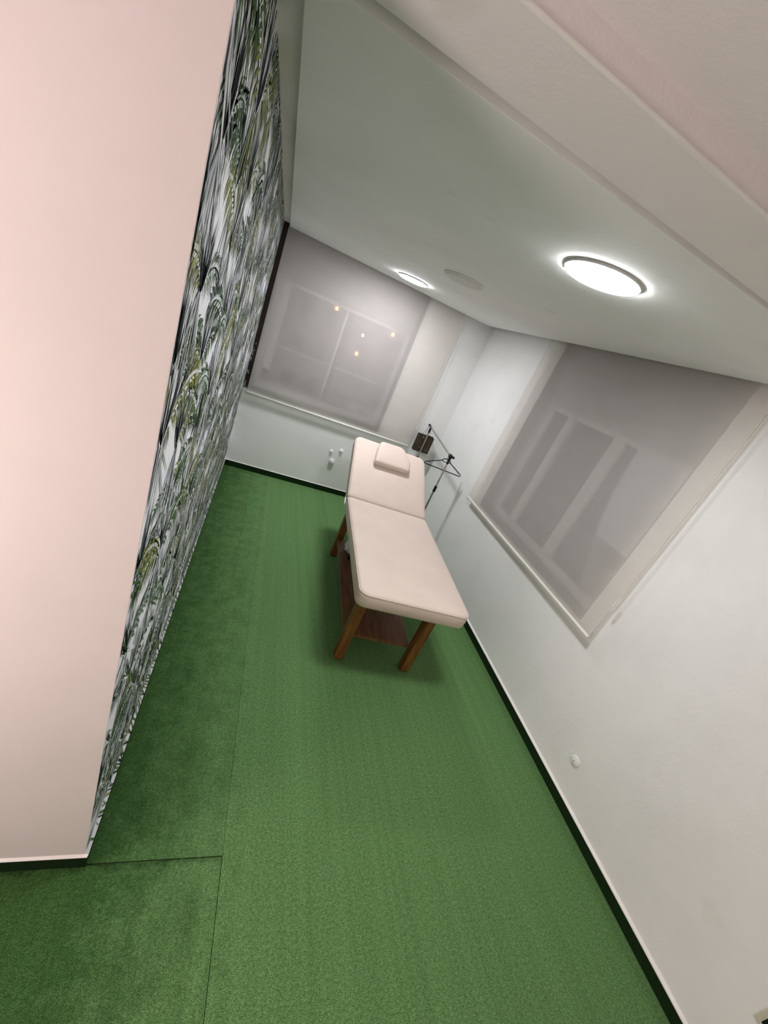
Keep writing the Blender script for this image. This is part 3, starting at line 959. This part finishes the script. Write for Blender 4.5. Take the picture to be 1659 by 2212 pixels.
# ---------------------------------------------------------------- roller blinds
def fabric_sheet(p0, p1, nrm, zb, zt, wob):
    """thin cloth between two plan points, with gentle ripples growing to the hem"""
    m = MB()
    nx, nz = 70, 60
    P0, P1, nn = Vector((*p0, 0)), Vector((*p1, 0)), Vector((*nrm, 0))
    for side in (0, 1):
        for j in range(nz + 1):
            z = zb + (zt - zb) * j / nz
            for i in range(nx + 1):
                s = i / nx
                h = j / nz
                off = wob(s, h) - side * 0.0007
                q = P0.lerp(P1, s) + nn * off
                m.v.append((q.x, q.y, z))
    st = (nx + 1) * (nz + 1)
    for j in range(nz):
        for i in range(nx):
            a = j * (nx + 1) + i
            m.f.append((a, a + 1, a + nx + 2, a + nx + 1))
    return m

def blind(name, p0, p1, nrm, zb, label, wob, cordpt, cord_dir, clip_z):
    c = ((p0[0] + p1[0]) / 2, (p0[1] + p1[1]) / 2, zb)
    root = empty(name, c)
    tag(root, label, 'blind')
    fs = fabric_sheet(p0, p1, nrm, zb + 0.01, 2.50, wob)
    half = len(fs.v) // 2
    fs.v = fs.v[:half]
    fb = fs.build('fabric', M['fabric'], root, c, smooth=True)
    P0, P1 = Vector((*p0, zb)), Vector((*p1, zb))
    dd = (P1 - P0).normalized()
    bar = MB().tube([P0 - dd * 0.002, P0 + dd * 0.001, P1 - dd * 0.001, P1 + dd * 0.002], [0.009, 0.0125, 0.0125, 0.009], 14).build('bottom_bar', M['bar'], root, c, smooth=True)
    n = Vector((*nrm, 0))
    r0, r1 = Vector((*p0, 2.505)) - n * 0.018, Vector((*p1, 2.505)) - n * 0.018
    MB().tube([r0, r1], 0.018, 16).build('roller_tube', M['bar'], root, c, smooth=True)
    # bead cord loop
    q = Vector((*cordpt, 0))
    e = Vector((*cord_dir, 0))
    zt = 2.50
    pts = [q - e * 0.006 + Vector((0, 0, zt))] + [q - e * 0.006 + Vector((0, 0, clip_z + (zt - clip_z) * (1 - k / 10))) for k in range(1, 10)]
    pts += [q - e * 0.005 + Vector((0, 0, clip_z)), q + Vector((0, 0, clip_z - 0.008)), q + e * 0.005 + Vector((0, 0, clip_z))]
    pts += [q + e * 0.006 + Vector((0, 0, clip_z + (zt - clip_z) * k / 10)) for k in range(1, 11)]
    cd = MB().tube(pts, 0.0016, 6).build('pull_cord', M['cord'], root, c, smooth=True)
    cl = MB()
    cl.tube([q + Vector((0, 0, clip_z + 0.012)) - e * 0.008, q + Vector((0, 0, clip_z + 0.012)) + e * 0.008, q + Vector((0, 0, clip_z - 0.050)) + e * 0.007, q + Vector((0, 0, clip_z - 0.050)) - e * 0.007], 0.0035, 6, True)
    cl.tube([q + Vector((0, 0, clip_z - 0.048)), q + Vector((0, 0, clip_z - 0.070))], [0.006, 0.004], 8)
    cl.build('cord_weight', M['clear'], root, c, smooth=True)
    return root

def wob_b(s, h):
    low = max(0.0, 1 - h * 5.0)
    return 0.0035 * math.sin(6.5 * s + 2.2 * h) * (1 - h) + 0.021 * low * (math.sin(9 * s + 20 * h) * 0.5 + math.sin(4 * s - 26 * h + 1.0) * 0.5) * min(1.0, h * 22)
blind('roller_blind', (0.050, 3.606), (1.928, 3.606), (0, -1), 0.880, 'wrinkled grey beige roller blind on the back wall beside the palm wallpaper', wob_b, (1.940, 3.592), (1, 0), 1.165)
def wob_r(s, h):
    return 0.0025 * math.sin(5 * s + 1.5 * h) * (1 - h) * min(1.0, h * 10)
blind('roller_blind', (2.266, 2.452), (2.266, 0.604), (-1, 0), 0.880, 'smooth grey beige roller blind on the long right wall', wob_r, (2.246, 0.580), (0, 1), 1.175)

# ---------------------------------------------------------------- ceiling lamps
def ceiling_lamp(name, x, y, r, z_under, diff_mat, label, group, drop=0.017):
    root = empty(name, (x, y, z_under))
    tag(root, label, 'lamp', group)
    o = (x, y, z_under)
    # raised rim, only the shallow lens below it gives light
    MB().lathe([(r * 0.99, 0.0), (r + 0.003, -0.001), (r + 0.003, -drop * 0.50), (r * 0.985, -drop * 0.60)], o, 'z', 64).build('rim', M['rim'], root, o, smooth=True)
    MB().lathe([(r * 0.985, -drop * 0.60 - 0.0002), (r * 0.968, -drop * 0.81), (r * 0.90, -drop * 0.93), (r * 0.5, -drop), (r * 0.05, -drop - 0.001)], o, 'z', 64).build('diffuser', diff_mat, root, o, smooth=True)
    return root
ceiling_lamp('ceiling_lamp', 1.128, 0.600, 0.132, HP, M['lamp'], 'bright round flush ceiling lamp nearest the viewer', None)
ceiling_lamp('ceiling_lamp', 1.100, 2.925, 0.125, HP, M['lamp2'], 'bright round flush ceiling lamp close to the back wall blind', None)
ceiling_lamp('ceiling_lamp', 1.128, 1.870, 0.130, HP, M['lampoff'], 'unlit round flush ceiling lamp between the two lit lamps', None, drop=0.017)
ceiling_lamp('ceiling_lamp', 0.30, -2.20, 0.16, HF, M['warm'], 'warm round ceiling lamp in the front area behind the viewer', None)

# globe floor lamp standing left of the viewer, out of frame
c = (-1.20, -0.52, 0.0)
fl = empty('floor_lamp', c)
tag(fl, 'floor lamp with glowing pinkish globe in the front area left of the viewer', 'lamp')
MB().lathe([(0.15, 0.0), (0.15, 0.015), (0.02, 0.030)], c, 'z', 32).build('base', M['black'], fl, c, smooth=True)
MB().tube([(c[0], c[1], 0.025), (c[0], c[1], 1.24)], 0.012, 12).build('pole', M['steel'], fl, c, smooth=True)
gp = [(0.22 * math.sin(math.radians(a)), 1.45 - 0.22 * math.cos(math.radians(a))) for a in range(15, 180, 15)]
MB().lathe(gp, c, 'z', 32).build('globe_shade', M['globe'], fl, c, smooth=True)

# ---------------------------------------------------------------- wall fittings
for (x, z, r, dep, nm, lb) in ((1.098, 0.520, 0.017, 0.022, 'pipe_cap', 'small white pipe cap on the back wall, left one of the upper pair'),
                               (1.208, 0.560, 0.019, 0.026, 'pipe_cap', 'small white pipe cap on the back wall, right one of the upper pair'),
                               (1.145, 0.402, 0.031, 0.036, 'drain_cap', 'larger round white drain cap low on the back wall')):
    root = MB().lathe([(r * 1.3, 0.0), (r * 1.3, -0.003), (r, -0.004), (r, -dep * 0.75), (r * 0.9, -dep * 0.93), (r * 0.6, -dep)], (x, D, z), 'y', 28).build(nm, M['plast'], None, (x, D, z), smooth=True)
    MB().lathe([(r * 0.45, 0.0), (r * 0.42, -0.005), (r * 0.2, -0.006)], (x, D - dep + 0.001, z), 'y', 16).build('plug', M['plast'], root, (x, D, z), smooth=True)
    tag(root, lb, 'pipe cap')

c = (W, 0.240, 0.276)
sock = MB().lathe([(0.031, 0.0), (0.031, -0.004), (0.028, -0.007), (0.018, -0.008)], c, 'x', 32).build('aerial_outlet', M['plast'], None, c, smooth=True)
MB().lathe([(0.016, -0.0075), (0.016, -0.011), (0.013, -0.012)], c, 'x', 24).build('insert', M['ledge'], sock, c, smooth=True)
MB().box(W - 0.0135, W - 0.0118, c[1] - 0.0015, c[1] + 0.0015, c[2] - 0.010, c[2] + 0.010).build('slot', M['reveal'], sock, c)
tag(sock, 'small round white outlet cover low on the right wall', 'outlet')

c = (W, -0.79, 0.43)
pl = empty('power_socket', c)
MB().box(W - 0.010, W, -0.850, -0.730, 0.376, 0.490).build('plate', M['socket'], pl, c, bevel=0.003)
MB().box(W - 0.013, W - 0.0095, -0.831, -0.749, 0.393, 0.472).build('insert', M['black'], pl, c, bevel=0.003)
tag(pl, 'ivory wall socket with black insert at the lower right edge', 'socket')

# ---------------------------------------------------------------- night view outside the back window
GZ = -9.0
struct(MB().box(-40, 40, D + 3, 60, GZ - 0.3, GZ).build('street_ground', M['asphalt']), 'dark street far below the window')
def building(x0, x1, y0, y1, z1, label, lits):
    c = ((x0 + x1) / 2, (y0 + y1) / 2, GZ)
    root = empty('apartment_building', c)
    tag(root, label, 'building')
    MB().box(x0, x1, y0, y1, GZ, z1).build('facade', M['facade'], root, c)
    MB().box(x0 - 0.2, x1 + 0.2, y0 - 0.2, y1 + 0.2, z1, z1 + 0.25).build('roof_edge', M['facade'], root, c)
    x = x0 + 0.8
    while x < x1 - 0.9:
        z = z1 - 2.0
        while z > -6:
            wn = MB().box(x, x + 0.8, y0 - 0.06, y0, z, z + 1.1).build('window', M['darkglass'], root, c)
            z -= 2.4
        x += 1.7
    for lx, lz in lits:
        MB().box(lx - 0.07, lx + 0.07, y0 - 0.10, y0 - 0.061, lz - 0.10, lz + 0.10).build('lit_pane', M['lit'], root, c)
building(0.6, 4.6, 30, 36, 2.6, 'pale apartment block far outside the back window, left one', [(3.68, 1.86)])
building(5.0, 9.6, 30, 37, 2.2, 'pale apartment block far outside the back window, right one', [(5.95, 0.94), (5.97, -0.36), (7.99, 1.79)])
